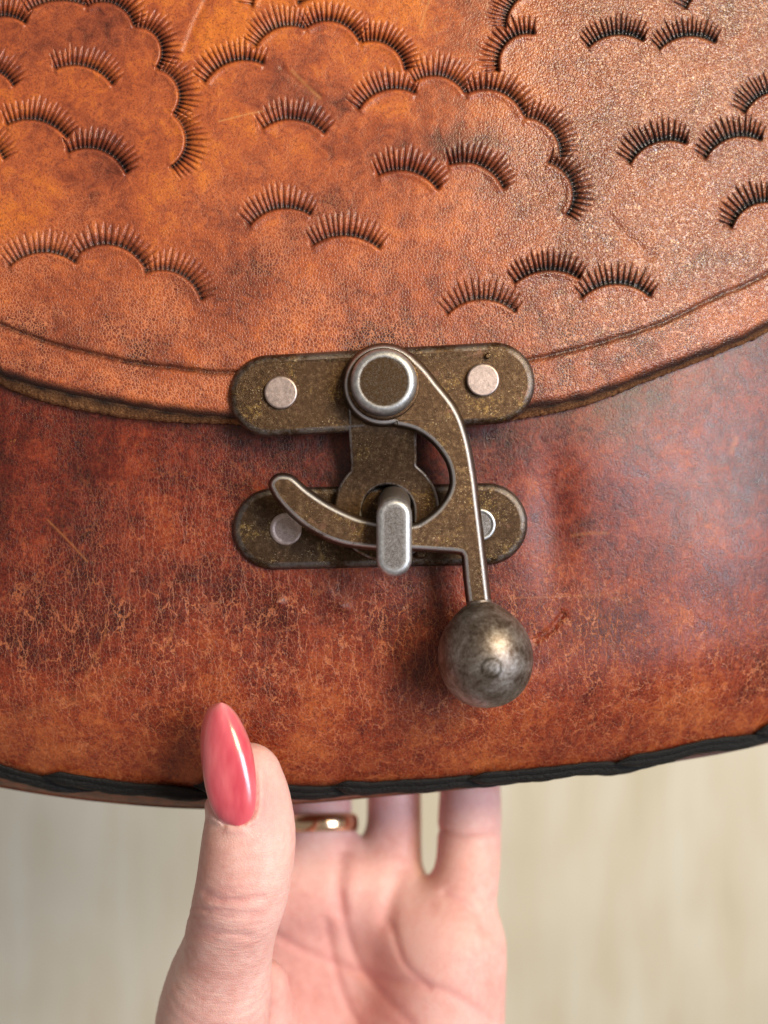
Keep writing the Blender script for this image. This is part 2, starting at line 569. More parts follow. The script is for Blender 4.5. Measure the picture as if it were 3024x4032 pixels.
# --- front panel below and behind the flap
cx = cols(4.2)
rows = np.concatenate([np.linspace(0, 0.10, 8)[:-1], np.linspace(0.10, 1, 450)])
PX, T = np.meshgrid(cx, rows)
TOP = -1300.0
e = edge_lo(PX)
PY = np.where(T < 0.10, TOP + (1150 - TOP) * (T / 0.10), 0)
start = np.minimum(1150, e - 200)
PY = np.where(T < 0.10, TOP + (start - TOP) * (T / 0.10), start + (e + 26 - start) * ((T - 0.10) / 0.90))
Yb = y_body(PX, PY)
mark = np.zeros_like(PX)
for pts, w, a in (([(190, 2050), (260, 2120), (345, 2212)], 3.6, 0.75), ([(1985, 2355), (2150, 2352), (2330, 2343), (2460, 2330)], 3.0, 0.5),
                  ([(2250, 2110), (2330, 2098), (2390, 2100)], 6, 0.55), ([(2340, 2380), (2390, 2500), (2430, 2610)], 3.0, 0.35),
                  ([(2690, 1590), (2660, 1700), (2620, 1770)], 3.0, 0.35), ([(2900, 1725), (2880, 1780)], 9, 0.55),
                  ([(330, 2680), (370, 2600), (415, 2500), (418, 2420)], 4, 0.5), ([(620, 2560), (660, 2540), (680, 2490), (672, 2470)], 4, 0.6),
                  ([(0, 2840), (180, 2790), (330, 2740), (480, 2660)], 26, 0.22), ([(2280, 2350), (2380, 2340), (2450, 2375)], 8, 0.3),
                  ([(2570, 2800), (2610, 2810)], 5, 0.5)):
    d = seg_dist(PX, PY, pts)
    mark = np.maximum(mark, 0.36 * a * np.exp(-(d / w) ** 2))
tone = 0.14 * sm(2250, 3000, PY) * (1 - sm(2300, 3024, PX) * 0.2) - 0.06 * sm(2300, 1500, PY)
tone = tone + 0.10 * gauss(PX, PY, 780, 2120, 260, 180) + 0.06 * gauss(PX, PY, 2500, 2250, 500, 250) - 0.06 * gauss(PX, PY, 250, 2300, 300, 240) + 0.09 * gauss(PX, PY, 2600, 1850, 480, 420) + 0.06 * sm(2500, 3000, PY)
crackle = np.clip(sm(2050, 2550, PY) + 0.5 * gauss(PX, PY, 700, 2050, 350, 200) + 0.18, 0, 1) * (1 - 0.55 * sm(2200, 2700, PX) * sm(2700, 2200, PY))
dye = sm(26, -20, e - PY + 10)
x, y, z = U(PX, PY, Yb)
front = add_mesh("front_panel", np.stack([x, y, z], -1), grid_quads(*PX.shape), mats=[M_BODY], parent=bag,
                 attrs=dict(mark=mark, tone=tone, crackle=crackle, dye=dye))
front['label'] = "dark red-brown crackled leather front panel"

# --- gusset (bottom and sides) and back panel
gx = np.concatenate([np.linspace(-1400, -100, 40)[:-1], np.linspace(-100, 3124, 260), np.linspace(3124, 4280, 40)[1:]])
ye = y_body(gx, edge_lo(gx) + 26)
rowsg = []
lo = gus_lo(gx)
el = edge_lo(gx)
zw = (2016 - lo) * S * (D + (ye + 9) * 1e-3) / D


def py_of(zw, y):
    return 2016 - zw / (S * (D + y * 1e-3) / D)


rowsg.append((gx, el + 20, ye + 0.4))
rowsg.append((gx, el + 0.55 * (lo - el), ye + 2.5))
rowsg.append((gx, lo - 12, ye + 5.5))
rowsg.append((gx, lo, ye + 9))
for dy, up in ((14, 0.0004), (22, 0.001), (30, 0.0015), (36, 0.003), (38, 0.006)):
    rowsg.append((gx, py_of(zw + up, ye * 0.3 + dy), ye * 0.3 + dy))
bx = rowsg[-1]
for f in (0.02, 0.2, 0.6, 1.0):
    rowsg.append((gx, bx[1] + f * (TOP - bx[1]), 38 + ye * 0.3 + 3 * math.sin(f * 3)))
G = np.stack([np.stack(U(a, b, c), -1) for a, b, c in rowsg])
add_mesh("gusset", G[:9], grid_quads(9, len(gx)), mats=[M_GUSSET], parent=bag)
add_mesh("back_panel", G[8:], grid_quads(len(G) - 8, len(gx)), mats=[M_GUSSET], parent=bag)

# --- flap: every stamp is pressed into the leather as relief
SQ = 1512 / 1659.0


def Z1(x, y): return (x * SQ, y * SQ)
def Z2(x, y): return (1512 + x * SQ, y * SQ)
def Z3(x, y): return (x * SQ, 650 + y * SQ)
def Z4(x, y): return (1512 + x * SQ, 650 + y * SQ)


ST = []
for f, L in ((Z1, [((-115, 150), (-10, 72), (112, 102)), ((116, 50), (250, 2), (368, 22)), ((372, 28), (495, 18), (578, 112)),
                   ((580, 118), (676, 158), (676, 292)), ((676, 300), (764, 365), (748, 492)), ((750, 500), (802, 585), (735, 722)),
                   ((236, 300), (365, 286), (486, 368)), ((-150, 330), (-40, 300), (58, 372)), ((26, 541), (165, 520), (290, 597)),
                   ((292, 660), (425, 646), (545, 750)), ((-190, 640), (-80, 610), (18, 690)), ((1102, 205), (1190, 124), (1318, 124)),
                   ((1322, 121), (1440, 92), (1554, 182)), ((1560, 184), (1668, 190), (1750, 304)), ((882, 358), (985, 272), (1138, 277)),
                   ((1132, 557), (1270, 515), (1400, 577)), ((1546, 475), (1640, 396), (1794, 404)), ((1090, 30), (1180, -70), (1288, 22)),
                   ((-60, 1000), (-160, 900), (-250, 930))]),
              (Z2, [((128, 355), (240, 328), (350, 404)), ((354, 405), (480, 390), (605, 500)), ((607, 507), (715, 555), (760, 680)),
                    ((705, 703), (806, 785), (787, 928)), ((525, 120), (545, 35), (630, -35)), ((496, 308), (518, 195), (650, 148)),
                    ((880, 205), (985, 150), (1120, 177)), ((1186, 215), (1305, 155), (1430, 185)), ((1302, 38), (1375, -45), (1500, -60)),
                    ((1556, 490), (1630, 412), (1760, 400)), ((1060, 708), (1150, 622), (1305, 621)), ((1386, 686), (1475, 602), (1630, 607))]),
              (Z3, [((38, 440), (175, 377), (327, 425)), ((336, 386), (490, 346), (637, 468)), ((624, 470), (740, 458), (868, 585)),
                    ((1076, 262), (1195, 190), (1342, 216)), ((1346, 350), (1495, 305), (1640, 362))]),
              (Z4, [((-30, 48), (85, 22), (232, 106)), ((277, 0), (385, -8), (516, 104)), ((1500, 270), (1580, 175), (1730, 180)),
                    ((272, 645), (420, 579), (566, 636)), ((562, 511), (705, 453), (845, 491)), ((850, 576), (1005, 512), (1150, 569))])):
    for tri in L:
        ST.append([f(*p) for p in tri])
# a few more of the same row outside the picture
ST += [[(3120, 900), (3250, 820), (3380, 850)], [(3150, 560), (3280, 500), (3400, 560)], [(-420, 760), (-320, 700), (-210, 760)],
       [(-480, 420), (-380, 350), (-260, 400)], [(700, -260), (820, -320), (950, -260)], [(1800, -260), (1930, -330), (2060, -250)]]

cx = cols(3.1)
cx = cx[(cx > -1390) & (cx < 4290)]
c = flap_lo(cx)
TF = -520.0
vrow = np.concatenate([np.linspace(0, 1, 560), ])
vex = np.linspace(0, 1, 10)[1:]
PXf, Tf = np.meshgrid(cx, vrow)
PYm = flap_lo(PXf) + Tf * (np.minimum(-110.0, flap_lo(PXf) - 300) - flap_lo(PXf))
topm = PYm[-1]
PYx = topm[None] + vex[:, None] * (np.minimum(TOP, topm - 60) - topm)[None]
PXx = np.broadcast_to(cx, PYx.shape)
PX = np.concatenate([PXf, PXx])
PY = np.concatenate([PYm, PYx])
H = np.zeros(PX.shape)            # mm, positive towards the camera
dye = np.zeros(PX.shape)
FLAP_T = 5.2


def circle3(a, b, c):
    (ax, ay), (bx, by), (cx_, cy_) = a, b, c
    d = 2 * (ax * (by - cy_) + bx * (cy_ - ay) + cx_ * (ay - by))
    ux = ((ax * ax + ay * ay) * (by - cy_) + (bx * bx + by * by) * (cy_ - ay) + (cx_ * cx_ + cy_ * cy_) * (ay - by)) / d
    uy = ((ax * ax + ay * ay) * (cx_ - bx) + (bx * bx + by * by) * (ax - cx_) + (cx_ * cx_ + cy_ * cy_) * (bx - ax)) / d
    return ux, uy, math.hypot(ax - ux, ay - uy)


for si, (a, b, cc) in enumerate(ST):
    ox, oy, R = circle3(a, b, cc)
    Lm = 100.0 * (0.94 + 0.12 * rng.random())
    press = (0.76 + 0.40 * rng.random()) * (1.0 + 0.25 * sm(1900, 2500, ox))
    ext = R + Lm + 20
    msk = (np.abs(PX - ox) < ext) & (np.abs(PY - oy) < ext)
    if not msk.any():
        continue
    px, py = PX[msk], PY[msk]
    a0 = math.atan2(a[1] - oy, a[0] - ox)
    am = math.atan2(b[1] - oy, b[0] - ox)
    a1 = math.atan2(cc[1] - oy, cc[0] - ox)

    def wrap(v, ref):
        return (v - ref + math.pi) % (2 * math.pi) - math.pi
    d0, d1 = wrap(a0, am), wrap(a1, am)
    th = wrap(np.arctan2(py - oy, px - ox), am)
    q = (th - d0) / (d1 - d0)                     # 0..1 along the arc
    r = np.hypot(px - ox, py - oy) - R
    n = 16
    # let the lashes splay and bend a little
    qq = 0.5 + (q - 0.5) * (1 + 0.0 * r)
    wob = 0.10 * np.sin(q * 9 + si) + 0.07 * np.sin(q * 23 + si * 2.1)
    ph = qq * n + wob
    kk = np.floor(ph)
    jit = np.sin(kk * 12.9898 + si * 78.233) * 43758.5453
    jit = jit - np.floor(jit)
    env = np.clip(4 * q * (1 - q), 0, 1) ** 0.4
    L = Lm * (0.50 + 0.50 * env) * (0.84 + 0.26 * jit)
    inside = sm(-0.035, 0.02, q) * sm(1.035, 0.98, q)
    fr = ph - kk
    gro = np.exp(-((fr - 0.5) / 0.105) ** 2)       # thin groove of each lash
    rid = np.exp(-((np.minimum(fr, 1 - fr)) / 0.24) ** 2)
    rr = np.clip(r / L, 0, 1.2)
    wall_in = sm(-9, 2, r)
    dep = wall_in * (0.20 * (1 - sm(0, 0.95, rr)) + 0.75 * (1 - sm(0.0, 0.50, rr)))
    lash = wall_in * gro * 0.42 * (1 - sm(0.62, 1.0, rr))
    ridge = wall_in * rid * 0.22 * (1 - sm(0.45, 1.0, rr))
    h = -(dep + lash - ridge) * inside
    # leather swells beside the cut
    h = h + 0.22 * np.exp(-((r + 14) / 12.0) ** 2) * inside * (r < 0)
    h = h * press
    H[msk] = np.where(np.abs(h) > np.abs(H[msk]), h, H[msk])
    dk = wall_in * inside * np.clip((1 - sm(0.02, 0.35, rr)) * 0.95 * (1 - 0.35 * rid) + gro * (1 - sm(0.5, 1.0, rr)) * (0.40 + 0.35 * sm(1900, 2500, ox))
                                    + 0.10 * (1 - sm(0.4, 1.0, rr)), 0, 1)
    dye[msk] = np.maximum(dye[msk], dk * (0.74 + 0.26 * sm(0.0, 0.6, q)) * (0.80 + 0.2 * press) * (1.0 + 0.35 * sm(1900, 2500, ox)))
    dye = np.minimum(dye, 1.0)

# scored line near the rim
gd = (PY - groove(PX)) / np.sqrt(1 + 0.12)
wv = 3.0 * np.sin(PX * 0.021) + 2.0 * np.sin(PX * 0.057 + 1)
gl = np.exp(-((gd + wv * 0.4) / 10.0) ** 2)
H -= 0.60 * gl
H += 0.06 * np.exp(-((gd - 26) / 16.0) ** 2) + 0.05 * np.exp(-((gd + 26) / 16.0) ** 2)
nz = 0.5 + 0.5 * np.sin(PX * 0.083 + 2 * np.sin(PX * 0.019)) * np.sin(PX * 0.031 + PY * 0.05)
dye = np.maximum(dye, np.exp(-((gd + wv * 0.4) / 13.0) ** 2) * (0.50 + 0.30 * nz))
dye = np.maximum(dye, 0.35 * np.exp(-((gd + 16) / 15.0) ** 2) * nz)
# rounded burnished rim
ed = flap_lo(PX) - PY
H -= 1.3 * np.clip(1 - ed / 46.0, 0, 1) ** 2.2
dye = np.maximum(dye, sm(40, 6, ed + 4 * np.sin(PX * 0.03 + np.sin(PX * 0.011) * 3)) * 0.92)
# soft wrinkles
for pts, w, a in (([(815, 0), (770, 90), (730, 200)], 16, 0.28), ([(2400, 860), (2470, 940), (2560, 1010)], 22, 0.45),
                  ([(1900, 640), (2050, 700), (2150, 760)], 30, 0.20), ([(1110, 270), (1180, 330), (1260, 380)], 12, 0.18)):
    H -= a * np.exp(-(seg_dist(PX, PY, pts) / w) ** 2)
for i in range(10):
    fx, fy = 0.003 + 0.002 * ((i * 37) % 11) / 5, 0.003 + 0.002 * ((i * 53) % 13) / 6
    H += 0.05 * np.sin(PX * fx + i * 1.9 + np.sin(PY * fy + i)) * np.sin(PY * fy + i * 2.2)
mark = np.zeros(PX.shape)
for pts, w, a in (([(862, 478), (950, 455), (1030, 438)], 3.5, 0.45), ([(1150, 280), (1200, 330), (1260, 385)], 7, 0.30),
                  ([(1690, 0), (1670, 60), (1655, 110)], 5, 0.35), ([(1700, 90), (1720, 130)], 4, 0.25)):
    mark = np.maximum(mark, a * np.exp(-(seg_dist(PX, PY, pts) / w) ** 2))
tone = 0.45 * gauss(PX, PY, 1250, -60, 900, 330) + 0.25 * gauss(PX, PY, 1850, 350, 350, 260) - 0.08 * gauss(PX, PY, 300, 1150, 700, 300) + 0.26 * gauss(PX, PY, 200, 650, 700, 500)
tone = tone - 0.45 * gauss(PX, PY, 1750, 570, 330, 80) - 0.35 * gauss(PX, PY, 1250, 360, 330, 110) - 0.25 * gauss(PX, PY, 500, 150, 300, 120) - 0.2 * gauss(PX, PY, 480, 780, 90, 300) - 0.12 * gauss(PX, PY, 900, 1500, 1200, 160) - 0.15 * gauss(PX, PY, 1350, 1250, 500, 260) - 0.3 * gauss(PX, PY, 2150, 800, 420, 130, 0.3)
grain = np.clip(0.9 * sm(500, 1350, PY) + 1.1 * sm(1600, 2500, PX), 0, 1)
Yf = y_smooth(PX, PY) - FLAP_T - H
x, y, z = U(PX, PY, Yf)
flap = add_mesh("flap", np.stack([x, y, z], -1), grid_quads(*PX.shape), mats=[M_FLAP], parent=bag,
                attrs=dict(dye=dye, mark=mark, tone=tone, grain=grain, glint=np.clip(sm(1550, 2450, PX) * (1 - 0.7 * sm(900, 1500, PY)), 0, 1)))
flap['label'] = "tan leather flap stamped all over with dark eyelash arcs"
# cut edge of the flap
ex = np.arange(-1380, 4280, 4.0)
el = flap_lo(ex)
rf = lambda s: np.interp(ex, np.arange(-1400, 4300, 9.0), rng.normal(0, s, len(np.arange(-1400, 4300, 9.0))))
thick = 30 + 8 * np.sin(ex * 0.004) + 22 * sm(1000, 200, ex) * sm(-200, 200, ex)
yr = y_smooth(ex, el) - FLAP_T + 1.5
prof = [(0, 0.0, 0.9, 0), (0.18, 0.2, 0.95, 0.3), (0.32, 0.7, 0.45, 0.8), (0.7, 1.5, 0.0, 2.2), (0.95, 2.5, 0.0, 2.4), (1.0, 3.1, 0.0, 2.4), (0.6, 3.4, 0.3, 0), (-1.5, 3.4, 0.5, 0)]
rws, dy = [], []
for f, dep, dd, jt in prof:
    rws.append(np.stack(U(ex, el + f * thick + rf(1) * jt, yr + dep + rf(0.05) * jt), -1))
    dy.append(np.full(len(ex), dd) * (0.8 + 0.2 * np.sin(ex * 0.05)))
ce = add_mesh("cut_edge", np.stack(rws), grid_quads(len(prof), len(ex)), mats=[M_RAW], attrs=dict(dye=np.stack(dy)))
put(ce, flap)
ce['label'] = "raw fibrous cut edge of the flap with a dark burnished rim"

# --- black lace whipped along the bottom seam, each stitch a part
LS = [-1150, -820, -560, -330, 170, 760, 1310, 1850, 2430, 2980, 3330, 3640, 3900]
for i, x0 in enumerate(LS[:-1]):
    x1 = LS[i + 1] + 230
    t = np.linspace(0, 1, 60)
    xs = x0 + (x1 - x0) * t
    el = edge_lo(xs)
    lo = gus_lo(xs)
    yb = y_body(xs, el)
    v0 = el + 2 + 5 * np.sin(t * 7 + i) + 3 * np.sin(t * 17 + 2 * i)
    # the band slides from the face of the panel down and round the seam
    drop = sm(0.30, 1.0, t)
    ctr = v0 + 23 + drop * 25
    hw = 27 * (0.12 + 0.88 * sm(-0.01, 0.09, t)) * (1 - 0.93 * sm(0.66, 1.0, t)) * (1 + 0.07 * np.sin(t * 19 + i * 2))
    ctr = ctr - 7 * sm(0.22, 0.04, t)
    lift = -1.2 + 3.0 * sm(0.45, 1.0, t) - 0.7 * sm(0.30, 0.05, t)
    cs = []
    na = 14
    for q in range(na):
        an = 2 * math.pi * q / na
        sv, sy = math.sin(an), math.cos(an)
        pv = ctr + hw * np.sign(sv) * abs(sv) ** 0.8 + 1.2 * np.sin(t * 60 + q * 1.3 + i)
        tilt = (pv - ctr) * 0.022
        cs.append(np.stack(U(xs, pv, yb + 1.0 + lift - 1.0 * np.sign(sy) * abs(sy) ** 0.6 * np.minimum(1, hw / 25) + tilt
                             + 0.35 * np.exp(-((pv - ctr) / 6.0) ** 2) * (sy > 0)), -1))
    cs = np.stack(cs + [cs[0]])
    add_mesh("lace_stitch", cs[:, :, :], grid_quads(na + 1, len(t))[:, ::-1], mats=[M_LACE], parent=bag)

# ------------------------------------------------------------------ clasp
def resample(P, step, closed=True):
    P = np.asarray(P, float)
    Q = np.vstack([P, P[:1]]) if closed else P
    d = np.concatenate([[0], np.cumsum(np.hypot(*np.diff(Q, axis=0).T))])
    n = max(8, int(d[-1] / step))
    s = np.linspace(0, d[-1], n, endpoint=not closed)
    return np.stack([np.interp(s, d, Q[:, 0]), np.interp(s, d, Q[:, 1])], -1)


def outward(P):
    tg = np.roll(P, -1, 0) - np.roll(P, 1, 0)
    tg /= np.linalg.norm(tg, axis=1)[:, None] + 1e-9
    nn = np.stack([tg[:, 1], -tg[:, 0]], -1)
    a = 0.5 * np.sum(P[:, 0] * np.roll(P[:, 1], -1) - np.roll(P[:, 0], -1) * P[:, 1])
    return nn if a > 0 else -nn


def stadium(c0, c1, r, n=40, r1=None):
    r1 = r1 or r
    c0, c1 = np.array(c0, float), np.array(c1, float)
    an = math.atan2(c1[1] - c0[1], c1[0] - c0[0])
    P = [c1 + r1 * np.array([math.cos(an + a), math.sin(an + a)]) for a in np.linspace(-math.pi / 2, math.pi / 2, n)]
    P += [c0 + r * np.array([math.cos(an + a), math.sin(an + a)]) for a in np.linspace(math.pi / 2, 1.5 * math.pi, n)]
    return np.array(P)


def circ(cx, cy, r, n=64):
    a = np.linspace(0, 2 * math.pi, n, endpoint=False)
    return np.stack([cx + r * np.cos(a), cy + r * np.sin(a)], -1)


def extrude(name, outline, prof, mat, parent, hole=None, yfun=None, step=5, attr="wear", label=None, cap_attr=0.0):
    """rings (offset px outward, y mm, attribute, shift py px) from the base up, flat cap on the last ring"""
    P = resample(outline, step)
    N = outward(P)
    yf = yfun or (lambda a, b: 0 * a)
    vs, at, quads = [], [], []
    base = 0
    loops = [(P, N, 1)]
    if hole is not None:
        Hh = resample(hole, step)
        loops.append((Hh, outward(Hh), -1))
    caps = []
    tris = []
    for Pp, Nn, sg in loops:
        n = len(Pp)
        idx = []
        for off, yy, w, sh in prof:
            Q = Pp + Nn * off * sg
            vs.append(np.stack(U(Q[:, 0], Q[:, 1] + sh, yy + yf(Q[:, 0], Q[:, 1])), -1))
            at.append(np.full(n, w))
            idx.append(np.arange(base, base + n))
            base += n
        for a, b in zip(idx[:-1], idx[1:]):
            q = np.stack([a, np.roll(a, -1), np.roll(b, -1), b], -1)
            quads.append(q)
        off, yy, w, sh = prof[-1]
        Q = Pp + Nn * (off - 1.0) * sg
        vs.append(np.stack(U(Q[:, 0], Q[:, 1] + sh, yy + yf(Q[:, 0], Q[:, 1])), -1))
        at.append(np.full(n, cap_attr))
        ci = np.arange(base, base + n)
        base += n
        q = np.stack([idx[-1], np.roll(idx[-1], -1), np.roll(ci, -1), ci], -1)
        quads.append(q)
        caps.append((Q, ci))
    tt = tessellate_polygon([[Vector((float(a), float(b), 0)) for a, b in Q] for Q, _ in caps])
    allc = np.concatenate([ci for _, ci in caps])
    tris = np.array([[allc[i] for i in t] for t in tt])
    quads = np.concatenate(quads)
    o = add_mesh(name, np.concatenate(vs), quads, tris, mats=[mat], attrs={attr: np.concatenate(at)})
    import bmesh
    bm = bmesh.new()
    bm.from_mesh(o.data)
    bmesh.ops.recalc_face_normals(bm, faces=bm.faces)
    bm.to_mesh(o.data)
    bm.free()
    put(o, parent)
    if label:
        o['label'] = label
    return o


def plate_prof(y0, h):
    return [(0, y0, 0.0, 0), (1, y0 - h * 0.35, 0.15, 0), (-4, y0 - h * 0.66, 0.10, 0), (-11, y0 - h * 0.87, 0.16, 0), (-20, y0 - h * 0.97, 0.12, 0),
            (-27, y0 - h, 0.05, 0)]


Y0 = -FLAP_T + 0.3
ysl = lambda a, b: y_smooth(a, b)
up_plate = extrude("upper_plate", stadium((1062, 1559), (1945, 1509), 160), plate_prof(Y0, 1.9), M_BRASS, bag, yfun=ysl,
                   label="upper rounded brass mounting plate riveted to the flap")
YP = Y0 - 1.9
lo_plate = extrude("lower_plate", stadium((1079, 2082), (1916, 2063), 160), plate_prof(0.3, 1.8), M_BRASS2, bag,
                   label="lower rounded brass mounting plate riveted to the front panel")
YL = 0.3 - 1.8


def disc(name, cx, cy, r, y0, h, mat, parent, bev=8, dish=0.0, label=None, attr="face"):
    prof = [(0, y0, 0, 0), (0, y0 - h + h * 0.35, 0, 0), (-bev * 0.3, y0 - h * 0.90, 0, 0), (-bev, y0 - h, 0, 0)]
    if dish:
        prof += [(-bev * 2.0, y0 - h, 0.3, 0), (-bev * 2.8, y0 - h + dish, 0.6, 0)]
    return extrude(name, circ(cx, cy, r), prof, mat, parent, step=3, attr=attr, label=label, cap_attr=0.8 if dish else 0.0)


disc("rivet", 1106, 1545, 65, YP + 0.1, 0.75, M_RIVET, up_plate, 7)
disc("rivet", 1902, 1496, 65, YP + 0.1 + 0.45, 0.95, M_RIVET, up_plate, 7)
disc("rivet", 1126, 2083, 64, YL + 0.1, 0.55, M_RIVET, lo_plate, 7, dish=0.12)
disc("rivet", 1888, 2066, 64, YL + 0.1, 0.55, M_SILVER, lo_plate, 6, dish=0.18)

disc("casting_nub", 1657, 2177, 24, YL, 1.2, M_BRASS2, lo_plate, 10, attr="wear")
disc("casting_nub", 1922, 1401, 12, YP + 0.45, 0.8, M_BRASS, up_plate, 5, attr="wear")

# hasp strap with a round eye
hc, hr = np.array((1522, 2003)), 207
hp = []
a0 = math.asin((1641 - hc[0]) / hr)
for a in np.linspace(-math.pi / 2 + a0, 1.5 * math.pi - math.asin((hc[0] - 1380) / hr), 90):
    hp.append(hc + hr * np.array([math.cos(a), math.sin(a)]))
hp = [(1641, 1560)] + [(1640, 1700)] + [(1642, 1808)] + hp + [(1381, 1835), (1372, 1700), (1372, 1560)]
yh = lambda a, b: -7.0 + 3.3 * sm(1620, 1960, b)
extrude("hasp", np.array(hp), [(0, 1.3, 0, 0), (0, 0.45, 0.1, 0), (-3, 0.15, 0.4, 0), (-7, 0.0, 0.25, 0), (-12, 0, 0.0, 0)], M_BRASS, bag,
        hole=stadium((1528, 2012), (1528, 2066), 102), yfun=yh, step=6, label="brass hasp tongue with an oval eye over the post")

# swing arm
outer = crom([(1614, 1400), (1668, 1452), (1712, 1507), (1790, 1609), (1833, 1719), (1861, 1860), (1877, 1985), (1896, 2142), (1914, 2300), (1926, 2400)], 10)
bottom = [(1852, 2400), (1838, 2290), (1829, 2190), (1820, 2174), (1790, 2169), (1700, 2163), (1622, 2158), (1540, 2158)]
hook = crom([(1540, 2158), (1461, 2154), (1359, 2140), (1273, 2110), (1187, 2055), (1112, 1983), (1074, 1926), (1072, 1897), (1098, 1876), (1138, 1878),
             (1162, 1893), (1210, 1935), (1289, 1988), (1383, 2034), (1461, 2058), (1545, 2070), (1622, 2072), (1668, 2055), (1728, 2007), (1770, 1946),
             (1782, 1885), (1761, 1808), (1704, 1734), (1634, 1688), (1552, 1668)], 8)
hub = [np.array((1511, 1516)) + 153 * np.array([math.cos(a), math.sin(a)]) for a in np.linspace(math.radians(72), math.radians(360 - 50), 60)]
arm_out = np.vstack([outer, bottom, hook, hub])
ya = lambda a, b: -0.8 - 0.6 * sm(1650, 2300, b)
arm = extrude("swing_arm", arm_out, [(13, -6.9, 0.0, 0), (4, -8.2, 0.1, 0), (1, -9.0, 0.5, 0), (-4, -9.3, 0.9, 0), (-8, -9.42, 0.35, 0), (-13, -9.42, 0.05, 0)],
              M_ARM, bag, yfun=ya, step=5, label="curved brass swing arm hooked behind the post")
disc("washer", 1511, 1512, 142, -10.1, 0.7, M_ARM, arm, 8, attr="wear")
capo = extrude("pivot_cap", circ(1511, 1502, 131), [(0, -10.6, 0.6, 8), (0, -12.0, 0.2, 2), (-4, -12.7, 0.0, 0), (-13, -13.2, 0.0, 0), (-22, -13.42, 0.0, 0), (-30, -13.45, 0.1, 0),
                                                     (-34, -13.42, 0.6, 0), (-38, -13.40, 0.95, 0)], M_CAP, arm, step=4, attr="face", cap_attr=1.0,
               label="round pivot cap with a worn silver rim")
# post with rounded head
extrude("post", stadium((1552, 2032), (1552, 2199), 70), [(-6, YL + 0.2, 0.9, -60), (-6, -9.0, 0.8, -38), (-5, -12.0, 0.5, -14), (0, -13.2, 0.1, -4), (0, -14.2, 0.0, 0), (-4, -14.9, 0.0, 0),
                                                            (-12, -15.35, 0.0, 0), (-20, -15.45, 0.1, 0), (-27, -15.45, 0.55, 0), (-34, -15.45, 0.75, 0)],
        M_SILVER, lo_plate, step=5, attr="face", cap_attr=0.8, label="upright turn post with a worn silver rounded head")

# ball of the arm : lathe round a tilted axis, neck towards the stem
bc = V(1911, 2588, -10.8)
ax = (V(1890, 2370, -10.2) - V(1936, 2800, -12.6)).normalized()
fwd = Vector((0.10, -1, -0.1))
xx = ax.cross(fwd).normalized()
yyv = xx.cross(ax).normalized()
nu, nv = 96, 72
R0 = 187 * S * 0.951
vv, at = [], []
mark_dir = (V(1938, 2634, -20.3) - bc).normalized()
for j in range(nv):
    ph = math.pi * j / (nv - 1)
    ca, sa = math.cos(ph), math.sin(ph)
    for i in range(nu):
        th = 2 * math.pi * i / nu
        rr_, aa = R0 * sa ** 0.90, R0 * 1.05 * ca
        if ca > 0.62:        # neck
            tnk = (ca - 0.62) / 0.38
            rr_ = max(rr_, 46 * S * (1 + 0.7 * (1 - min(1, tnk * 1.25)) ** 2)) if j > 0 else 0.0
            aa += 26 * S * tnk ** 3
        p = ax * aa + (xx * math.cos(th) + yyv * math.sin(th)) * rr_
        ang = math.acos(max(-1, min(1, p.normalized().dot(mark_dir)))) * R0 / S
        ringm = math.exp(-((ang - 34) / 7.0) ** 2)
        mk = min(1.0, ringm + 0.8 * math.exp(-(math.hypot(ang - 14, (th * 9) % 7 - 2) / 6.0) ** 2))
        p = p * (1 - 0.002 * ringm)
        vv.append(bc + p)
        at.append(mk)
ball = add_mesh("ball_knob", np.array([v[:] for v in vv]), np.concatenate([grid_quads(nv, nu),
                np.stack([np.arange(nv - 1) * nu + nu - 1, np.arange(nv - 1) * nu, np.arange(1, nv) * nu, np.arange(1, nv) * nu + nu - 1], -1)]),
                mats=[M_BALL], attrs=dict(mark=at))
put(ball, arm)
ball['label'] = "round worn metal ball at the end of the swing arm"

# ------------------------------------------------------------------ the hand, one continuous surface
h = 0.54
o0 = np.array([-56.0, -24.0, -178.0])
o1 = np.array([46.0, 72.0, -14.0])
nn = np.ceil((o1 - o0) / h).astype(int) + 1
gx, gy, gz = (np.arange(n, dtype=np.float32) * h + o for n, o in zip(nn, o0))
GX, GY, GZ = gx[:, None, None], gy[None, :, None], gz[None, None, :]
Dm = D * 1e3
PXg = 1512 + GX / (0.05 * (Dm + GY) / Dm)
PYg = 2016 - GZ / (0.05 * (Dm + GY) / Dm)


def pt(px, py, y, r):
    f = (Dm + y) / Dm
    return np.array([(px - 1512) * 0.05 * f, y, (2016 - py) * 0.05 * f]), r * 0.05 * f


def cone(A, B, flat=1.0):
    (a, ra), (b, rb) = A, B
    d = b - a
    L2 = float(d @ d)
    t = np.clip(((GX - a[0]) * d[0] + (GY - a[1]) * d[1] + (GZ - a[2]) * d[2]) / L2, 0, 1)
    return np.sqrt((GX - a[0] - t * d[0]) ** 2 + ((GY - a[1] - t * d[1]) * flat) ** 2 + (GZ - a[2] - t * d[2]) ** 2) - (ra + (rb - ra) * t)


def smin(a, b, k):
    hh = np.clip(0.5 + 0.5 * (b - a) / k, 0, 1)
    return b + (a - b) * hh - k * hh * (1 - hh)


def chain(pts, k=None):
    C = crom(pts, 4)
    P = [pt(*p) for p in C]
    f = None
    for A, B in zip(P[:-1], P[1:]):
        c_ = cone(A, B)
        f = c_ if f is None else np.minimum(f, c_)
    return f


